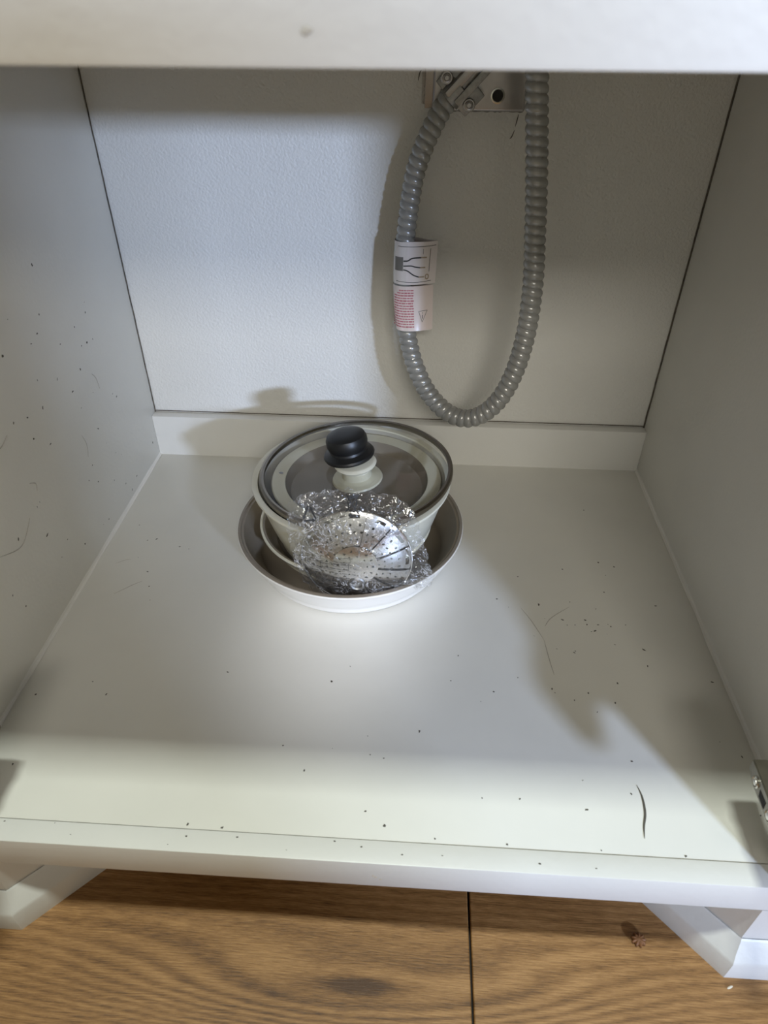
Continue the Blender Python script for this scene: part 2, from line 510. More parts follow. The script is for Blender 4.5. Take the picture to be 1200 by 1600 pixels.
for y, z in ((0.405, 0.345), (0.31, 0.29), (0.27, 0.255), (0.275, 0.25), (0.47, 0.235), (0.60 - .02, 0.03)):
    dirt_poly(bm, Vector((-XI + 0.0001, y, z)), Y, Z, X, 0.0018)
ob = obj('wall_specks', bm, 'dirt', cab, smooth=False); ob['kind'] = 'stuff'
for a in (((0.245, 0.225), (0.26, 0.22), (0.275, 0.225)), ((0.20, 0.135), (0.235, 0.12), (0.262, 0.135)), ((0.28, 0.165), (0.29, 0.158), (0.288, 0.15)), ((0.40, 0.15), (0.405, 0.135), (0.40, 0.12)), ((0.46, 0.20), (0.468, 0.19), (0.47, 0.175))):
    bm = bmesh.new(); stroke(bm, [Vector((-XI + 0.0001, y, z)) for y, z in a], 0.0006, X)
    obj('scratch', bm, 'dirt_soft', cab)
bm = bmesh.new()
stroke(bm, [(0.2404, 0.0835, 0.0002), (0.2425, 0.0725, 0.0002), (0.2415, 0.0577, 0.0002), (0.2375, 0.045, 0.0002), (0.2356, 0.0345, 0.0002)], 0.0011, Z)
ob = obj('scuff_mark', bm, 'dirt', cab); ob['label'] = 'dark curved scuff near the shelf front'
for pts in ([(0.159, 0.30, 0), (0.1689, 0.28, 0), (0.1797, 0.2519, 0)], [(0.1797, 0.2519, 0), (0.1817, 0.2249, 0), (0.1841, 0.2037, 0)],
            [(0.183, 0.272, 0), (0.1927, 0.2864, 0), (0.2158, 0.3051, 0)], [(-0.3165, 0.2926, 0), (-0.3013, 0.3077, 0), (-0.291, 0.3162, 0)],
            [(-0.335, 0.345, 0), (-0.325, 0.352, 0), (-0.318, 0.354, 0)]):
    bm = bmesh.new(); stroke(bm, [Vector(p) + Vector((0, 0, 0.0001)) for p in pts], 0.00045, Z, 0.0002)
    obj('scratch', bm, 'dirt_soft', cab)
bm = bmesh.new()
dirt_poly(bm, Vector((-0.0084, -0.0003, 0.5529)), X, Z, -Y, 0.0017, el=1.7)
ob = obj('smudge', bm, 'dirt_soft', cab); ob['label'] = 'small grey smudge on the top rail'
# chipped paint on the bottom rail
bm = bmesh.new()
for x, z in ((0.012, -0.022), (0.016, -0.026), (0.010, -0.020)):
    dirt_poly(bm, Vector((x, -0.0002, z)), X, Z, -Y, 0.0013)
obj('paint_chip', bm, 'fleck', cab)


# hinges on the inner faces of the stiles
def hinge(s):
    h = bpy.data.objects.new('hinge', None); C.objects.link(h); h.parent = cab
    h.matrix_parent_inverse = wm(cab).inverted(); h.location = (s * XS, 0.03, 0.07)
    fx = 0.3075
    bm = bmesh.new()
    # arm: long cranked channel, bevelled at its rear end
    z0, z1 = (0.066, 0.081)
    prof = [(-0.012, z0 - 0.004), (0.050, z0), (0.0615, z0 + 0.005), (0.0615, z1 + 0.001), (-0.012, z1 - 0.003)]
    a = [bm.verts.new((s * fx, y, z)) for y, z in prof]; b = [bm.verts.new((s * 0.3325, y, z)) for y, z in prof]
    bm.faces.new(a); bm.faces.new(b[::-1])
    for i in range(5): bm.faces.new((a[i], a[(i + 1) % 5], b[(i + 1) % 5], b[i]))
    bmesh.ops.bevel(bm, geom=list(bm.edges), offset=0.0009, segments=2, affect='EDGES')
    obj('hinge_arm', bm, 'hinge', h)
    bm = bmesh.new(); a, b = sorted((s * 0.3215, s * (XS + 0.0005)))
    box(bm, a, b, 0.0005, 0.0195, 0.056, 0.092, bev=0.001)
    obj('mounting_plate', bm, 'hinge', h)
    rot = Matrix.Rotation(-s * PI / 2, 4, 'Y')
    for y, z in ((0.0467, 0.0732), (0.0195, 0.0715)):
        bm = bmesh.new()
        mx = Matrix.Translation((s * (fx + 0.0003), y, z)) @ rot
        lathe(bm, [(0.0048, -0.001), (0.0048, 0.0011), (0.0041, 0.0016), (0.0036, 0.0006), (0.0029, 0.0006), (0.0026, 0.0019), (0.0012, 0.0024), (0, 0.0024)], 24, mx=mx)
        obj('screw', bm, 'screw', h)
    bm = bmesh.new()
    q = [(0.0395, 0.0745), (0.0375, 0.0685), (0.0275, 0.0675), (0.0285, 0.0745)]
    a = [bm.verts.new((s * (fx - 0.0003), y, z)) for y, z in q]; b = [bm.verts.new((s * (fx + 0.001), y, z)) for y, z in q]
    bm.faces.new(a); bm.faces.new(b[::-1])
    for i in range(4): bm.faces.new((a[i], a[(i + 1) % 4], b[(i + 1) % 4], b[i]))
    ob = obj('slot', bm, 'hole', h, smooth=False); ob['label'] = 'dark adjusting slot'
    bm = bmesh.new(); a, b = sorted((s * 0.309, s * 0.330))
    box(bm, a, b, -0.055, -0.008, 0.060, 0.083, bev=0.003)
    obj('hinge_cup', bm, 'hinge', h)


hinge(1); hinge(-1)

# ------------------------------------------------------------------ junction box and conduit
jb = thing('junction_box', 'steel electrical junction box with cover plate on the back wall under the top rail', 'junction box', (0.085, YW, 0.50))
BX0, BX1, BZ0, BZ1 = 0.0345, 0.1350, 0.4605, 0.60
bm = bmesh.new(); box(bm, 0.026, BX1 - 0.001, 0.6005, YW + 0.001, BZ0 + 0.002, 0.62, bev=0.001)
obj('box_body', bm, 'box_steel', jb)
bm = bmesh.new(); box(bm, BX0, BX1, 0.5935, 0.6008, BZ0, BZ1, bev=0.0038, seg=4)
obj('cover_plate', bm, 'box_steel', jb)
bm = bmesh.new(); mx = Matrix.Translation((0.1045, 0.5934, 0.4757)) @ Matrix.Rotation(PI / 2, 4, 'X')
lathe(bm, [(0.0076, -0.0004), (0.0076, 0.0007), (0.0062, 0.0009), (0.0052, -0.0002)], 28, mx=mx)
obj('hole_rim', bm, 'screw', jb)
bm = bmesh.new(); lathe(bm, [(0.0056, 0.0002), (0.003, 0.0001), (0.0, 0.0)], 28, mx=mx)
ob = obj('knockout_hole', bm, 'hole', jb); ob['label'] = 'dark round hole in the cover'
bm = bmesh.new()   # rough dark gap of broken plaster under the box
P = [Vector((0.052 + 0.083 * i / 30, 0.6136, BZ0 - 0.0012 + 0.0014 * noise.noise((i * 0.6, 3, 1)))) for i in range(31)]
tube(bm, P, lambda s, t: 0.0010 + 0.0012 * abs(noise.noise((s * 160, 1, 8))), 6)
obj('plaster_gap', bm, 'dirt', jb)
bm = bmesh.new(); box(bm, 0.0225, 0.0275, 0.6085, YW + 0.001, 0.4655, 0.62, bev=0.0015)
obj('plaster_ring', bm, 'plaster', jb)
for pts in ([(0.1312, 0, 0.4565), (0.1300, 0, 0.4505), (0.1288, 0, 0.444)], [(0.1285, 0, 0.441), (0.1262, 0, 0.4345), (0.1240, 0, 0.4318)], [(0.018, 0, 0.487), (0.0195, 0, 0.494), (0.0215, 0, 0.497)]):
    bm = bmesh.new(); stroke(bm, [Vector((x, YW - 0.0003, z)) for x, _, z in pts], 0.0006, -Y)
    obj('pencil_mark', bm, 'dirt', jb)

# clamp connector: saddle strap over a sleeve, two screws
con_dir = Vector((0.70, 0.0, 0.714)).normalized(); con_side = Vector((0.714, 0, -0.70))
c0 = Vector((0.0515, 0.5825, 0.4725))


def frame(o, zdir, ydir):
    z = zdir.normalized(); x = ydir.cross(z).normalized(); y = z.cross(x)
    return Matrix(((x.x, y.x, z.x, o.x), (x.y, y.y, z.y, o.y), (x.z, y.z, z.z, o.z), (0, 0, 0, 1)))


cn = bpy.data.objects.new('clamp_connector', None); C.objects.link(cn); cn.parent = jb
cn.matrix_parent_inverse = wm(jb).inverted(); cn.location = c0
F = frame(c0, con_dir, Vector((0, -1, 0)))
bm = bmesh.new(); lathe(bm, [(0.0, 0.0), (0.0128, 0.0), (0.0128, 0.018), (0.0108, 0.019), (0.0108, 0.075), (0.0, 0.075)], 32, mx=F)
obj('sleeve', bm, 'zinc', cn)
bm = bmesh.new()
box(bm, -0.0115, -0.0040, 0.0095, 0.0135, 0.004, 0.070, bev=0.001, mx=F)
obj('strap', bm, 'zinc', cn)
bm = bmesh.new(); box(bm, 0.000, 0.0085, 0.0080, 0.0125, 0.002, 0.072, bev=0.0015, mx=F)
obj('strap', bm, 'box_steel', cn)
bm = bmesh.new(); box(bm, -0.024, 0.022, -0.004, 0.0045, 0.002, 0.03, bev=0.0015, mx=F)
obj('flange', bm, 'zinc', cn)
for u, v in ((-0.0185, 0.0125), (0.0165, 0.0125)):
    G = Matrix.Translation(F @ Vector((u, 0.0045, v))) @ Matrix.Rotation(PI / 2, 4, 'X')
    bm = bmesh.new(); lathe(bm, [(0.0068, -0.002), (0.0068, 0.0015), (0.0058, 0.0022), (0.0048, 0.0022), (0.0044, 0.0050), (0.0028, 0.0056), (0.0022, 0.0046), (0, 0.0046)], 12, mx=G)
    obj('clamp_screw', bm, 'box_steel', cn)

CABLE = [(0.0531, 0.5830, 0.4743), (0.0448, 0.5820, 0.4637), (0.0307, 0.5800, 0.4366), (0.0191, 0.578, 0.4049), (0.013, 0.575, 0.3688), (0.0095, 0.572, 0.334), (0.0082, 0.568, 0.2979), (0.0093, 0.562, 0.2607), (0.0144, 0.553, 0.2231), (0.0256, 0.54, 0.186), (0.0433, 0.525, 0.1563), (0.068, 0.508, 0.1378), (0.0923, 0.497, 0.1347), (0.1149, 0.49, 0.1477), (0.134, 0.488, 0.1742), (0.1473, 0.49, 0.2133), (0.1534, 0.492, 0.2601), (0.1534, 0.495, 0.3104), (0.1497, 0.5, 0.3565), (0.1457, 0.505, 0.3997), (0.1404, 0.51, 0.446), (0.1335, 0.515, 0.4997), (0.128, 0.522, 0.56), (0.124, 0.53, 0.63), (0.122, 0.535, 0.718)]
cb = thing('conduit_cable', 'grey ribbed flexible metal conduit looping down the back wall with two paper tags', 'cable', (0.053, 0.583, 0.474))
path = resample(catmull(CABLE, 30), 0.00075)
PITCH = 0.0092


def conduit_r(s, th):
    ph = (s / PITCH + th / (2 * PI)) % 1.0
    return 0.0090 + 0.0027 * abs(math.sin(PI * ph)) ** 0.52


bm = bmesh.new(); tube(bm, path, conduit_r, 22)
obj('conduit', bm, 'conduit', cb)


def cable_at(z):
    """centre of the left strand at height z"""
    best = min((p for p in path if p.x < 0.06 and p.z > 0.15), key=lambda p: abs(p.z - z)); return best


def tag_front(xr, wave=0.0):
    """point on the face of a tag folded round the left strand: u = x position, z = height"""
    RT = 0.0128

    def f(x, z, lift=0.0):
        c = cable_at(z); dx = x - c.x
        if dx <= 0: y = c.y - math.sqrt(max(0.0, RT * RT - dx * dx))
        else:
            t = min(1.0, dx / max(1e-6, xr - c.x)); y = c.y - RT + (RT * 0.75) * t * t
        y += wave * math.sin((x - c.x) * 150) * (z - 0.30) / 0.03
        return Vector((x, y - lift, z))
    return f


def paper_tag(name, z0, z1, xl_top, xl_bot, xr_top, xr_bot, m, label, wave):
    f = tag_front((xr_top + xr_bot) / 2, wave)
    n, k = 40, 10
    bm = bmesh.new(); rows = []
    for j in range(k + 1):
        v = j / k; z = z0 + (z1 - z0) * v
        c = cable_at(z); xr = xr_bot + (xr_top - xr_bot) * v; xl = c.x - 0.0128
        row = []
        for i in range(n + 1):       # front, from flag end to left tangent
            x = xr + (xl - xr) * (i / n) ** 1.0
            row.append(f(x, z))
        for i in range(1, n + 1):    # back sheet to the flag end
            x = xl + (xr - xl) * i / n; dx = x - c.x
            if dx <= 0: y = c.y + math.sqrt(max(0.0, 0.0128 ** 2 - dx * dx))
            else:
                t = min(1.0, dx / (xr - c.x)); y = c.y + 0.0128 - (0.0128 + 0.0028) * (t * t * (3 - 2 * t))
            row.append(Vector((x, max(y, f(x, z).y + 0.0003), z)))
        rows.append([bm.verts.new(p) for p in row])
    for a, b in zip(rows, rows[1:]):
        for i in range(len(a) - 1): bm.faces.new((a[i], a[i + 1], b[i + 1], b[i]))
    ob = obj(name, bm, m, cb); ob['label'] = label
    return ob, f


def ink_line(bm, f, pts, wid, lift=0.0003, n=10):
    """flat printed line on a tag face; pts in (x, z)"""
    P = catmull([(x, 0, z) for x, z in pts], n) if len(pts) > 2 else [Vector((pts[0][0], 0, pts[0][1])).lerp(Vector((pts[1][0], 0, pts[1][1])), i / n) for i in range(n + 1)]
    prev = None
    for i, p in enumerate(P):
        tg = (P[min(i + 1, len(P) - 1)] - P[max(i - 1, 0)]).normalized(); sd = Vector((-tg.z, 0, tg.x)) * wid
        cur = [bm.verts.new(f(p.x + sd.x, p.z + sd.z, lift)), bm.verts.new(f(p.x - sd.x, p.z - sd.z, lift))]
        if prev: bm.faces.new((prev[0], prev[1], cur[1], cur[0]))
        prev = cur


t1, f1 = paper_tag('wiring_tag', 0.2835, 0.3315, 0, 0, 0.0480, 0.0465, 'paper', 'white tag printed with a three wire diagram', 0.0009)
t2, f2 = paper_tag('warning_tag', 0.2295, 0.2815, 0, 0, 0.0445, 0.0458, 'pink_paper', 'white tag with red print and a warning triangle', 0.0)
# picture -> tag coordinates of the print (x grows .0007 per pixel on the tag)
tx = lambda px: -0.0011 + (px - 619) * 0.000746
tz = lambda py: 0.3327 - (py - 378) * 0.000745 + 0.0
bm = bmesh.new()
ink_line(bm, f1, [(tx(622), tz(386)), (tx(650), tz(387)), (tx(682), tz(385.5))], 0.00028)
ink_line(bm, f1, [(tx(620), tz(439)), (tx(650), tz(440.5)), (tx(676), tz(439))], 0.00028)
ink_line(bm, f1, [(tx(673.5), tz(390)), (tx(672), tz(425))], 0.0003)
ink_line(bm, f1, [(tx(662), tz(390)), (tx(662), tz(398))], 0.0002)
ink_line(bm, f1, [(tx(631), tz(408)), (tx(638), tz(407.5)), (tx(645), tz(404)), (tx(659), tz(403))], 0.0008)
ink_line(bm, f1, [(tx(631), tz(415.5)), (tx(643), tz(415.3)), (tx(650), tz(417)), (tx(658), tz(418.3))], 0.0007)
ink_line(bm, f1, [(tx(631), tz(421)), (tx(638), tz(423)), (tx(647), tz(429)), (tx(656), tz(432.5))], 0.0007)
obj('diagram_print', bm, 'ink', t1, smooth=False)
bm = bmesh.new()
ink_line(bm, f1, [(tx(617.5), tz(412.5)), (tx(630.5), tz(412.5))], 0.0078, 0.00025)
obj('cable_print', bm, 'grey_ink', t1, smooth=False)
bm = bmesh.new()
for a, b, z in ((659, 668, 403), (658, 666, 418.3), (656, 664.5, 432.5)):
    ink_line(bm, f1, [(tx(a), tz(z)), (tx(b), tz(z))], 0.0008)
ink_line(bm, f1, [(tx(669 + 2.6 * math.cos(t)), tz(432.5 + 3.6 * math.sin(t))) for t in [2 * PI * i / 10 for i in range(11)]], 0.0006, n=2)
obj('wire_end_print', bm, 'brown_ink', t1, smooth=False)
bm = bmesh.new(); rr = random.Random(3)
for k in range(15):
    z = tz(453 + k * 4.05); x = tx(617.5 if k > 1 else 625 - k * 3); end = tx(648.5 + k * 0.22)
    while x < end - 0.0008:
        wd = min(rr.uniform(0.0012, 0.0048), end - x)
        ink_line(bm, f2, [(x, z), (x + wd, z)], rr.uniform(0.00060, 0.00085), n=3); x += wd + 0.0005
obj('red_text_print', bm, 'red_ink', t2, smooth=False)
bm = bmesh.new()
for a, b in (((658, 486), (672, 485)), ((672, 485), (664.5, 503)), ((664.5, 503), (658, 486))):
    ink_line(bm, f2, [(tx(a[0]), tz(a[1])), (tx(b[0]), tz(b[1]))], 0.00028)
ink_line(bm, f2, [(tx(664.6), tz(491.5)), (tx(664.6), tz(497.5))], 0.0005)
ink_line(bm, f2, [(tx(664.6), tz(488.2)), (tx(664.6), tz(489.6))], 0.0005)
obj('warning_print', bm, 'grey_ink', t2, smooth=False)
# clear tape holding the tags
bm = bmesh.new(); tp = []
for j in range(30):
    z = 0.2265 + (0.3315 - 0.2265) * j / 29; c = cable_at(z)
    tp.append([bm.verts.new(f1(c.x - 0.0128 + 0.016 * i / 12, z, 0.0007)) for i in range(13)])
for a, b in zip(tp, tp[1:]):
    for i in range(12): bm.faces.new((a[i], a[i + 1], b[i + 1], b[i]))
ob = obj('clear_tape', bm, 'glass', cb); ob['label'] = 'clear tape around both tags'

# ------------------------------------------------------------------ the pans
def pan_profile(rb, rt, h, th, corner, lip=0.0):
    """outside from the centre up, over the lip, inside back to the centre"""
    out = [(0, 0.0), (rb - corner, 0.0)]
    for i in range(1, 7):
        a = PI / 2 * i / 6
        out.append((rb - corner + corner * math.sin(a), corner - corner * math.cos(a)))
    n = 6
    for i in range(1, n + 1):
        t = i / n; out.append((rb + (rt - rb) * (t ** 0.8), corner + (h - corner) * t))
    out[-1] = (rt, h - 0.0015)
    if lip:
        out += [(rt + lip, h - 0.003), (rt + lip, h)]
    out += [(rt - 0.0003 + lip, h + 0.0001), (rt - th + 0.0006, h), (rt - th, h - 0.001)]
    ins = []
    for r, z in out[1:14]:
        ins.append((max(0.0, r - th), min(h - 0.002, z + th)))
    ins = ins[::-1]
    return out, ins


def make_pan(name, label, cat, loc, rb, rt, h, th, corner, outer, inner, lip=0.0, rim=False):
    t = thing(name, label, cat, loc)
    out, ins = pan_profile(rb, rt, h, th, corner, lip)
    bm = bmesh.new(); lathe(bm, out + ins + [(0, th)], 96)
    obj('pan_body', bm, outer, t, world=False)
    edge = [(rt - 0.0006, h - 0.0004), (rt - 0.0010, h + 0.0006), (rt - th + 0.0006, h + 0.0006)] if rim else []
    bm = bmesh.new(); lathe(bm, edge + [(r - 0.0003, z + 0.0003) for r, z in ins if r > 0.001] + [(0, th + 0.0003)], 96)
    ob = obj('inner_coating', bm, inner, t, world=False)
    ob['label'] = 'dark taupe non-stick coating'
    return t


PC = (-0.045, 0.388)
make_pan('frying_pan', 'large round white frying pan lying lowest of the stack on the shelf', 'pan', (PC[0], PC[1], 0.0002), 0.118, 0.137, 0.0500, 0.0046, 0.014, 'white_enamel', 'taupe', rim=True)
make_pan('saute_pan', 'cream rimmed pan nested between the large white pan and the lidded pot', 'pan', (-0.053, 0.407, 0.0052), 0.092, 0.1072, 0.0350, 0.0035, 0.012, 'cream_enamel', 'taupe')
pot = make_pan('casserole_pot', 'cream casserole pot under the glass lid on top of the pan stack', 'pot', (-0.044, 0.404, 0.0100), 0.0915, 0.1150, 0.0955, 0.0042, 0.020, 'cream_enamel', 'taupe_light', lip=0.003)
# shallow dish lying in the pot below the glass
dz = 0.0725
t = thing('nested_dish', 'cream shallow dish with taupe inside lying in the pot below the glass lid', 'dish', (-0.0385, 0.4065, dz))
bm = bmesh.new(); lathe(bm, [(0, 0), (0.074, 0), (0.082, 0.004), (0.0865, 0.018), (0.1005, 0.0262), (0.1018, 0.0272), (0.1005, 0.0286), (0.0855, 0.0275), (0.0845, 0.026), (0.080, 0.014), (0.074, 0.012), (0, 0.012)], 96)
obj('dish_body', bm, 'cream_light', t, world=False)
bm = bmesh.new(); lathe(bm, [(0.0848, 0.0277), (0.0840, 0.026), (0.0795, 0.0145), (0.074, 0.0124), (0, 0.0124)], 96)
ob = obj('dish_coating', bm, 'dish_taupe', t, world=False); ob['label'] = 'taupe coating inside the cream rim'

# glass lid, a little low on its left side
lid = thing('glass_lid', 'round glass pot lid with steel rim and black knob on the stack of pans', 'lid', (-0.0385, 0.4035, 0.1125), (math.radians(0.5), math.radians(-2.6), 0))
LR = 0.1130
bm = bmesh.new()
gp = [(LR - 0.001, 0.0015), (LR - 0.008, 0.0030), (LR - 0.03, 0.0042), (0.05, 0.0052), (0.02, 0.0056), (0.0, 0.0057)]
lathe(bm, gp, 96)
obj('glass_dome', bm, 'glass', lid, world=False)
bm = bmesh.new()
lathe(bm, [(LR - 0.0042, 0.0042), (LR - 0.0015, 0.0048), (LR + 0.0012, 0.0035), (LR + 0.0016, 0.0), (LR + 0.0004, -0.003), (LR - 0.003, -0.0025), (LR - 0.0042, 0.0008), (LR - 0.0042, 0.0042)], 96)
obj('steel_rim', bm, 'rim_steel', lid, world=False)
KL = Matrix.Translation((0.0020, -0.004, -0.0205)) @ Matrix.Rotation(math.radians(-3), 4, 'Y')
bm = bmesh.new(); lathe(bm, [(0.0, 0.0105), (0.0285, 0.0105), (0.0302, 0.0122), (0.0292, 0.0142), (0.0230, 0.0155), (0.0180, 0.0175), (0.0170, 0.0260), (0.0190, 0.0290), (0.0238, 0.0318), (0.0250, 0.0340), (0.0232, 0.0362), (0.0215, 0.0370), (0, 0.0370)], 48, mx=KL)
ob = obj('knob_base', bm, 'cream_light', lid, world=False); ob['label'] = 'cream stepped base of the knob'
KM = Matrix.Translation((-0.003, 0.002, -0.0195)) @ Matrix.Rotation(math.radians(-6), 4, 'Y') @ Matrix.Rotation(math.radians(-3), 4, 'X')
bm = bmesh.new(); lathe(bm, [(0.0, 0.0352), (0.0225, 0.0352), (0.0292, 0.0385), (0.0302, 0.0410), (0.0290, 0.0430), (0.0245, 0.0448), (0.0222, 0.0465), (0.0215, 0.0490), (0.0232, 0.0515), (0.0243, 0.0560), (0.0240, 0.0615), (0.0222, 0.0655), (0.0170, 0.0680), (0.0085, 0.0690), (0, 0.0692)], 64, mx=KM)
ob = obj('knob', bm, 'black', lid, world=False); ob['label'] = 'black turned knob'
bm = bmesh.new()
dirt_poly(bm, Vector((-0.087, -0.012, 0.0046)), X, Y, Z, 0.0022, el=1.6)
ob = obj('steam_vent', bm, 'zinc', lid, world=False); ob['label'] = 'small steam vent'

# ------------------------------------------------------------------ steamer basket in its bag
SCEN = Vector((-0.0275, 0.2815, 0.0820)); TILT = math.radians(5.0)
st = thing('steamer_basket', 'folded stainless steel steamer basket with perforated petals leaning in the large pan', 'steamer basket', SCEN, (PI / 2 - TILT, 0, 0))
# local +z points out of the stack towards the viewer, local y up the slope
SR, BUL = 0.0595, 0.0145
hgt = lambda r: BUL * (1 - (r / SR) ** 2)
NP_ = 12; SPAN = 2 * PI / NP_ * 1.22
bm = bmesh.new(); nr, na = 44, 26; vg = []
for i in range(nr + 1):
    r = 0.0215 + (SR - 0.0215) * i / nr
    vg.append([])
    for j in range(na + 1):
        u = j / na; th = SPAN * u
        rr_ = r - (0.0012 * (abs(2 * u - 1) ** 4) if i > nr * 0.9 else 0)
        vg[i].append(bm.verts.new((rr_ * math.cos(th), rr_ * math.sin(th), hgt(r) + 0.0022 * u - 0.0011)))
holes = [(0.046, 0.35, 0.0013), (0.046, 0.70, 0.0013), (0.0385, 0.25, 0.0012), (0.0385, 0.55, 0.0012), (0.0385, 0.82, 0.0012), (0.031, 0.4, 0.0011), (0.031, 0.75, 0.0011), (0.025, 0.55, 0.001)]
for i in range(nr):
    for j in range(na):
        q = (vg[i][j], vg[i][j + 1], vg[i + 1][j + 1], vg[i + 1][j])
        c = sum((v.co for v in q), Vector()) / 4
        r = math.hypot(c.x, c.y); u = math.atan2(c.y, c.x) / SPAN
        if any(math.hypot(r - hr, (u - hu) * SPAN * r) < hd for hr, hu, hd in holes): continue
        if abs(r - 0.0540) < 0.0017 and abs(u - 0.55) * SPAN * r < 0.0055: continue
        bm.faces.new(q)
petal = mesh('petal', bm, True, 60)
petal.materials.append(M['steel'])
for k in range(NP_):
    pe = bpy.data.objects.new('petal', petal); C.objects.link(pe); pe.parent = st
    pe.rotation_euler = (0, 0, 2 * PI * k / NP_ + 0.2)
bm = bmesh.new(); rg = []
for i in range(19):
    r = 0.024 * i / 18
    rg.append([bm.verts.new((r * math.cos(2 * PI * j / 90), r * math.sin(2 * PI * j / 90), hgt(r) + 0.0014)) for j in range(90)] if i else [bm.verts.new((0, 0, hgt(0) + 0.0014))])
bh = [(0.0185 * math.cos(2 * PI * k / 14), 0.0185 * math.sin(2 * PI * k / 14)) for k in range(14)] + [(0.0125 * math.cos(2 * PI * k / 9), 0.0125 * math.sin(2 * PI * k / 9)) for k in range(9)]
for i in range(18):
    for j in range(90):
        if i == 0: bm.faces.new((rg[0][0], rg[1][j], rg[1][(j + 1) % 90])); continue
        q = (rg[i][j], rg[i][(j + 1) % 90], rg[i + 1][(j + 1) % 90], rg[i + 1][j])
        c = sum((v.co for v in q), Vector()) / 4
        if any(math.hypot(c.x - a, c.y - b) < 0.00115 for a, b in bh): continue
        bm.faces.new(q)
obj('base_disc', bm, 'steel', st, world=False)
bm = bmesh.new()
lathe(bm, [(0.0085, 0.0), (0.0085, 0.0030), (0.0072, 0.0040), (0.0060, 0.0030), (0.0055, 0.0008), (0.0, 0.0006)], 28, 0.0015, -0.0235, hgt(0.0235) - 0.0002)
ob = obj('foot', bm, 'zinc', st, world=False); ob['label'] = 'dull grey round foot'
bm = bmesh.new()
tube(bm, [Vector((SR * math.cos(2 * PI * i / 72), SR * math.sin(2 * PI * i / 72), 0.0004)) for i in range(73)], 0.0009, 6, cap=False)
obj('rolled_edge', bm, 'steel', st, world=False)

OUT = [(-0.0993, 0.1344), (-0.0973, 0.1467), (-0.0753, 0.1568), (-0.0522, 0.1594), (-0.0358, 0.1611), (0.0005, 0.1576), (0.015, 0.1557), (0.034, 0.1398), (0.0394, 0.1187), (0.0432, 0.1071), (0.0481, 0.0889), (0.05, 0.0752), (0.0578, 0.0577), (0.0554, 0.05), (0.0307, 0.0391), (0.0028, 0.025), (-0.0399, 0.0184), (-0.0684, 0.0254), (-0.0854, 0.0456), (-0.095, 0.0692), (-0.1003, 0.1039)]
BC = (-0.025, 0.085)


def outline_r(th):
    dx, dz_ = math.cos(th), math.sin(th)
    n = len(OUT)
    for i in range(n):
        ax, az = OUT[i][0] - BC[0], OUT[i][1] - BC[1]; bx, bz = OUT[(i + 1) % n][0] - BC[0], OUT[(i + 1) % n][1] - BC[1]
        ex, ez = bx - ax, bz - az; den = dx * ez - dz_ * ex
        if abs(den) < 1e-12: continue
        t_ = (ax * ez - az * ex) / den; u_ = (ax * dz_ - az * dx) / den
        if t_ > 0 and -1e-9 <= u_ <= 1 + 1e-9: return t_
    return 0.05


def plane_y(x, z):
    """the slope the bag lies along: the stack curves away to the right and left, the top folds back over the lid"""
    y = SCEN.y + (z - SCEN.z) * math.tan(TILT)
    d = max(0.0, abs(x + 0.027) - 0.058); y += d * d * 6.0
    if z > 0.135: y += (z - 0.135) * 0.35
    return y


def dome(x, z):
    r = math.hypot(x - SCEN.x, (z - SCEN.z))
    return (hgt(r) + 0.0062) if r < SR else 0.0062 * math.exp(-((r - SR) / 0.012) ** 2)


def ridge(p, s):
    return 1 - 2 * abs(noise.noise(p * s))


bag = thing('plastic_bag', 'crinkled clear plastic bag with black print wrapped round the steamer basket', 'bag', (SCEN.x, SCEN.y, 0.012))
bm = bmesh.new(); NR, NT_ = 34, 132; rb = random.Random(11)
sheets = []
for side in (0, 1):
    rings = []
    for i in range(NR + 1):
        t_ = i / NR; ring = []
        for j in range(NT_ if i else 1):
            th = 2 * PI * (j + (rb.uniform(-.35, .35) if 0 < i < NR else 0)) / NT_
            R = outline_r(th) * (1 + 0.012 * math.sin(th * 23) + 0.012 * math.sin(th * 41 + 1))
            tt = min(1.0, t_ + (rb.uniform(-.3, .3) / NR if 0 < i < NR else 0))
            x, z = BC[0] + R * tt * math.cos(th), BC[1] + R * tt * math.sin(th)
            p = Vector((x, side * 0.31, z))
            edge = 1 - tt ** 6
            am = 0.22 + 1.0 * max(0.0, min(1.0, (math.hypot(x - SCEN.x, z - SCEN.z) - 0.03) / 0.04))
            h = am * (0.0040 * ridge(p, 34) + 0.0026 * ridge(p + Vector((3, 0, 0)), 80) + 0.0008 * noise.noise(p * 190))
            if side == 0: y = plane_y(x, z) - dome(x, z) * edge - h * (0.25 + 0.75 * edge)
            else: y = plane_y(x, z) + 0.0026 * edge + 0.4 * h * edge
            if z < 0.056 and x < 0.036:    # stays inside the wall of the large pan
                tz_ = max(0.0, min(1.0, (z - 0.014) / 0.036)); ri = 0.118 + 0.019 * tz_ ** 0.8 - 0.0058
                if z < 0.014: ri -= 0.012 * (1 - z / 0.014)
                lim = PC[1] - math.sqrt(max(0, ri * ri - (x - PC[0]) ** 2))
                y = max(y, lim + (0.0006 if side == 0 else 0.0022))
            ring.append(bm.verts.new((x, y, z)))
        rings.append(ring)
    sheets.append(rings)
    for a, b in zip(rings, rings[1:]):
        for j in range(NT_):
            k = (j + 1) % NT_
            if len(a) == 1: bm.faces.new((a[0], b[j], b[k]))
            else:
                bm.faces.new((a[j], a[k], b[k])); bm.faces.new((a[j], b[k], b[j]))
for j in range(NT_):
    k = (j + 1) % NT_
    a, b = sheets[0][NR], sheets[1][NR]
    bm.faces.new((a[j], a[k], b[k], b[j]))
tree = BVHTree.FromBMesh(bm)
obj('bag_film', bm, 'film', bag, smooth=False)


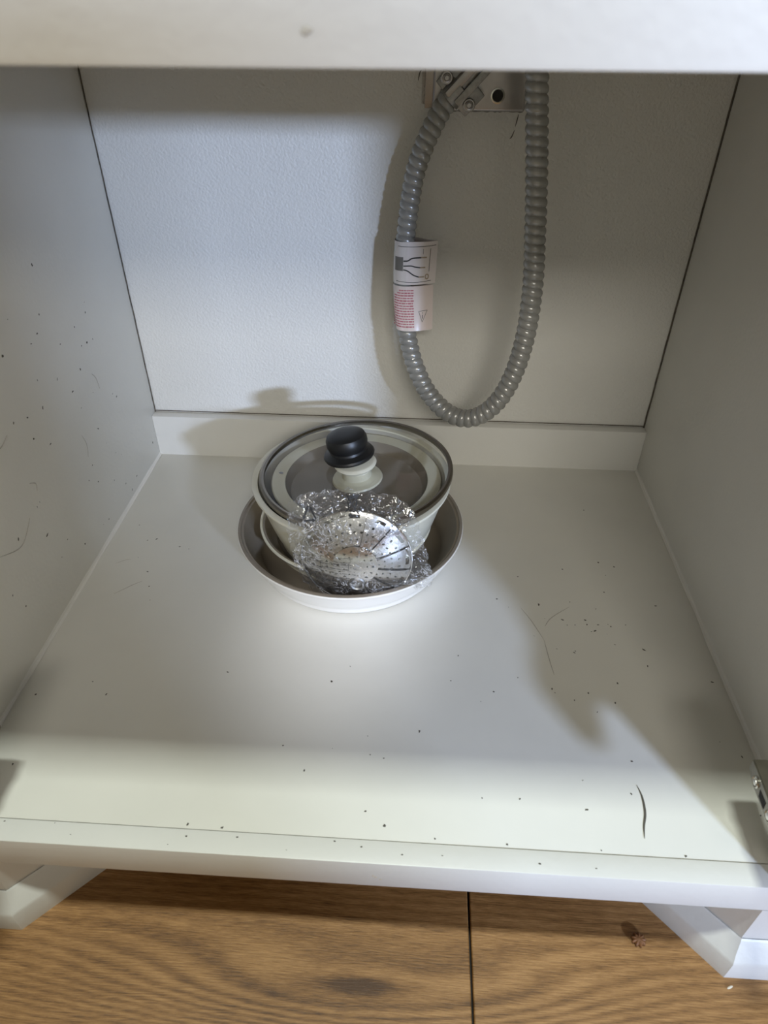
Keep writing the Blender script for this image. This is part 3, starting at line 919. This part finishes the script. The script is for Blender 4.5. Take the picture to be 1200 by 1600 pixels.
def on_bag(x, z, lift=0.0006):
    h = tree.ray_cast(Vector((x, 0.1, z)), Vector((0, 1, 0)))
    y = h[0].y if h[0] else plane_y(x, z)
    return Vector((x, y - lift, z))


def bag_line(bm, pts, wid, n=6):
    for (x0, z0), (x1, z1) in zip(pts, pts[1:]):
        d = Vector((x1 - x0, 0, z1 - z0))
        if d.length < 1e-7: continue
        sd = Vector((-d.z, 0, d.x)).normalized() * wid
        prev = None
        for i in range(n + 1):
            x, z = x0 + (x1 - x0) * i / n, z0 + (z1 - z0) * i / n
            cur = (bm.verts.new(on_bag(x + sd.x, z + sd.z)), bm.verts.new(on_bag(x - sd.x, z - sd.z)))
            if prev: bm.faces.new((prev[0], prev[1], cur[1], cur[0]))
            prev = cur


# chasing-arrows recycling triangle
bm = bmesh.new(); rc = Vector((-0.0750, 0, 0.1370)); S = 0.0088
tri = [Vector((math.cos(PI / 2 + 2 * PI * k / 3 + 0.15), 0, math.sin(PI / 2 + 2 * PI * k / 3 + 0.15))) * S for k in range(3)]
for k in range(3):
    a, b = tri[k], tri[(k + 1) % 3]
    p0, p1 = rc + a.lerp(b, 0.10), rc + a.lerp(b, 0.66)
    bag_line(bm, [(p0.x, p0.z), (p1.x, p1.z)], 0.0009)
    d = (b - a).normalized(); sd = Vector((-d.z, 0, d.x)); tip = rc + a.lerp(b, 0.92)
    q = [p1 + sd * 0.0021, p1 - sd * 0.0021, tip]
    bm.faces.new([bm.verts.new(on_bag(v.x, v.z, 0.0008)) for v in q])
obj('recycling_print', bm, 'ink', bag, smooth=False)
# crossed-out wheeled bin
bm = bmesh.new(); bx, bz = -0.0310, 0.1502
bag_line(bm, [(bx - 0.0048, bz + 0.0045), (bx - 0.0034, bz - 0.0055), (bx + 0.0030, bz - 0.0055), (bx + 0.0046, bz + 0.0045), (bx - 0.0048, bz + 0.0045)], 0.00055)
bag_line(bm, [(bx - 0.0060, bz + 0.0058), (bx + 0.0058, bz + 0.0058)], 0.0007)
bag_line(bm, [(bx - 0.0070, bz + 0.0075), (bx + 0.0068, bz - 0.0075)], 0.00055)
bag_line(bm, [(bx + 0.0070, bz + 0.0075), (bx - 0.0068, bz - 0.0075)], 0.00055)
bag_line(bm, [(bx - 0.0036, bz - 0.0095), (bx + 0.0036, bz - 0.0095)], 0.0010)
obj('bin_print', bm, 'ink', bag, smooth=False)
# rows of small print
bm = bmesh.new()
for k in range(7):
    z = 0.090 - k * 0.0062; x = -0.088 + 0.0015 * k; end = -0.030 + rb.uniform(-0.006, 0.003)
    while x < end:
        wd = rb.uniform(0.0015, 0.0055); bag_line(bm, [(x, z + 0.0005 * math.sin(x * 300)), (x + wd, z + 0.0005 * math.sin((x + wd) * 300))], 0.00032, 3); x += wd + rb.uniform(0.001, 0.0028)
bag_line(bm, [(-0.064, 0.0885), (-0.034, 0.0895), (-0.034, 0.0835), (-0.064, 0.0825), (-0.064, 0.0885)], 0.00020)
obj('text_print', bm, 'ink', bag, smooth=False)

# ------------------------------------------------------------------ on the floor
cr = thing('wood_crumb', 'small brown ribbed crumb lying on the oak floor beside the right plinth', 'crumb', (0.2562, 0.0105, ZF))
bm = bmesh.new()
for i in range(9):
    a = 2 * PI * i / 9
    mx = Matrix.Translation((0.0036 * math.cos(a), 0.0029 * math.sin(a), 0.0028)) @ Matrix.Rotation(a, 4, 'Z') @ Matrix.Diagonal((0.0036, 0.0017, 0.0028, 1))
    bmesh.ops.create_icosphere(bm, subdivisions=2, radius=1.0, matrix=mx)
bmesh.ops.create_icosphere(bm, subdivisions=2, radius=1.0, matrix=Matrix.Translation((0, 0, 0.0029)) @ Matrix.Diagonal((0.0058, 0.0048, 0.0028, 1)))
obj('crumb_body', bm, 'crumb', cr, world=False)
bm = bmesh.new(); bmesh.ops.create_icosphere(bm, subdivisions=2, radius=1.0, matrix=Matrix.Rotation(0.4, 4, 'Z') @ Matrix.Diagonal((0.0032, 0.0010, 0.0006, 1)))
o = obj('debris_fleck', bm, 'fleck'); o.location = (0.3291, -0.0226, ZF + 0.0006)
o['label'] = 'tiny pale fleck on the oak floor in front of the right base moulding'; o['category'] = 'debris'
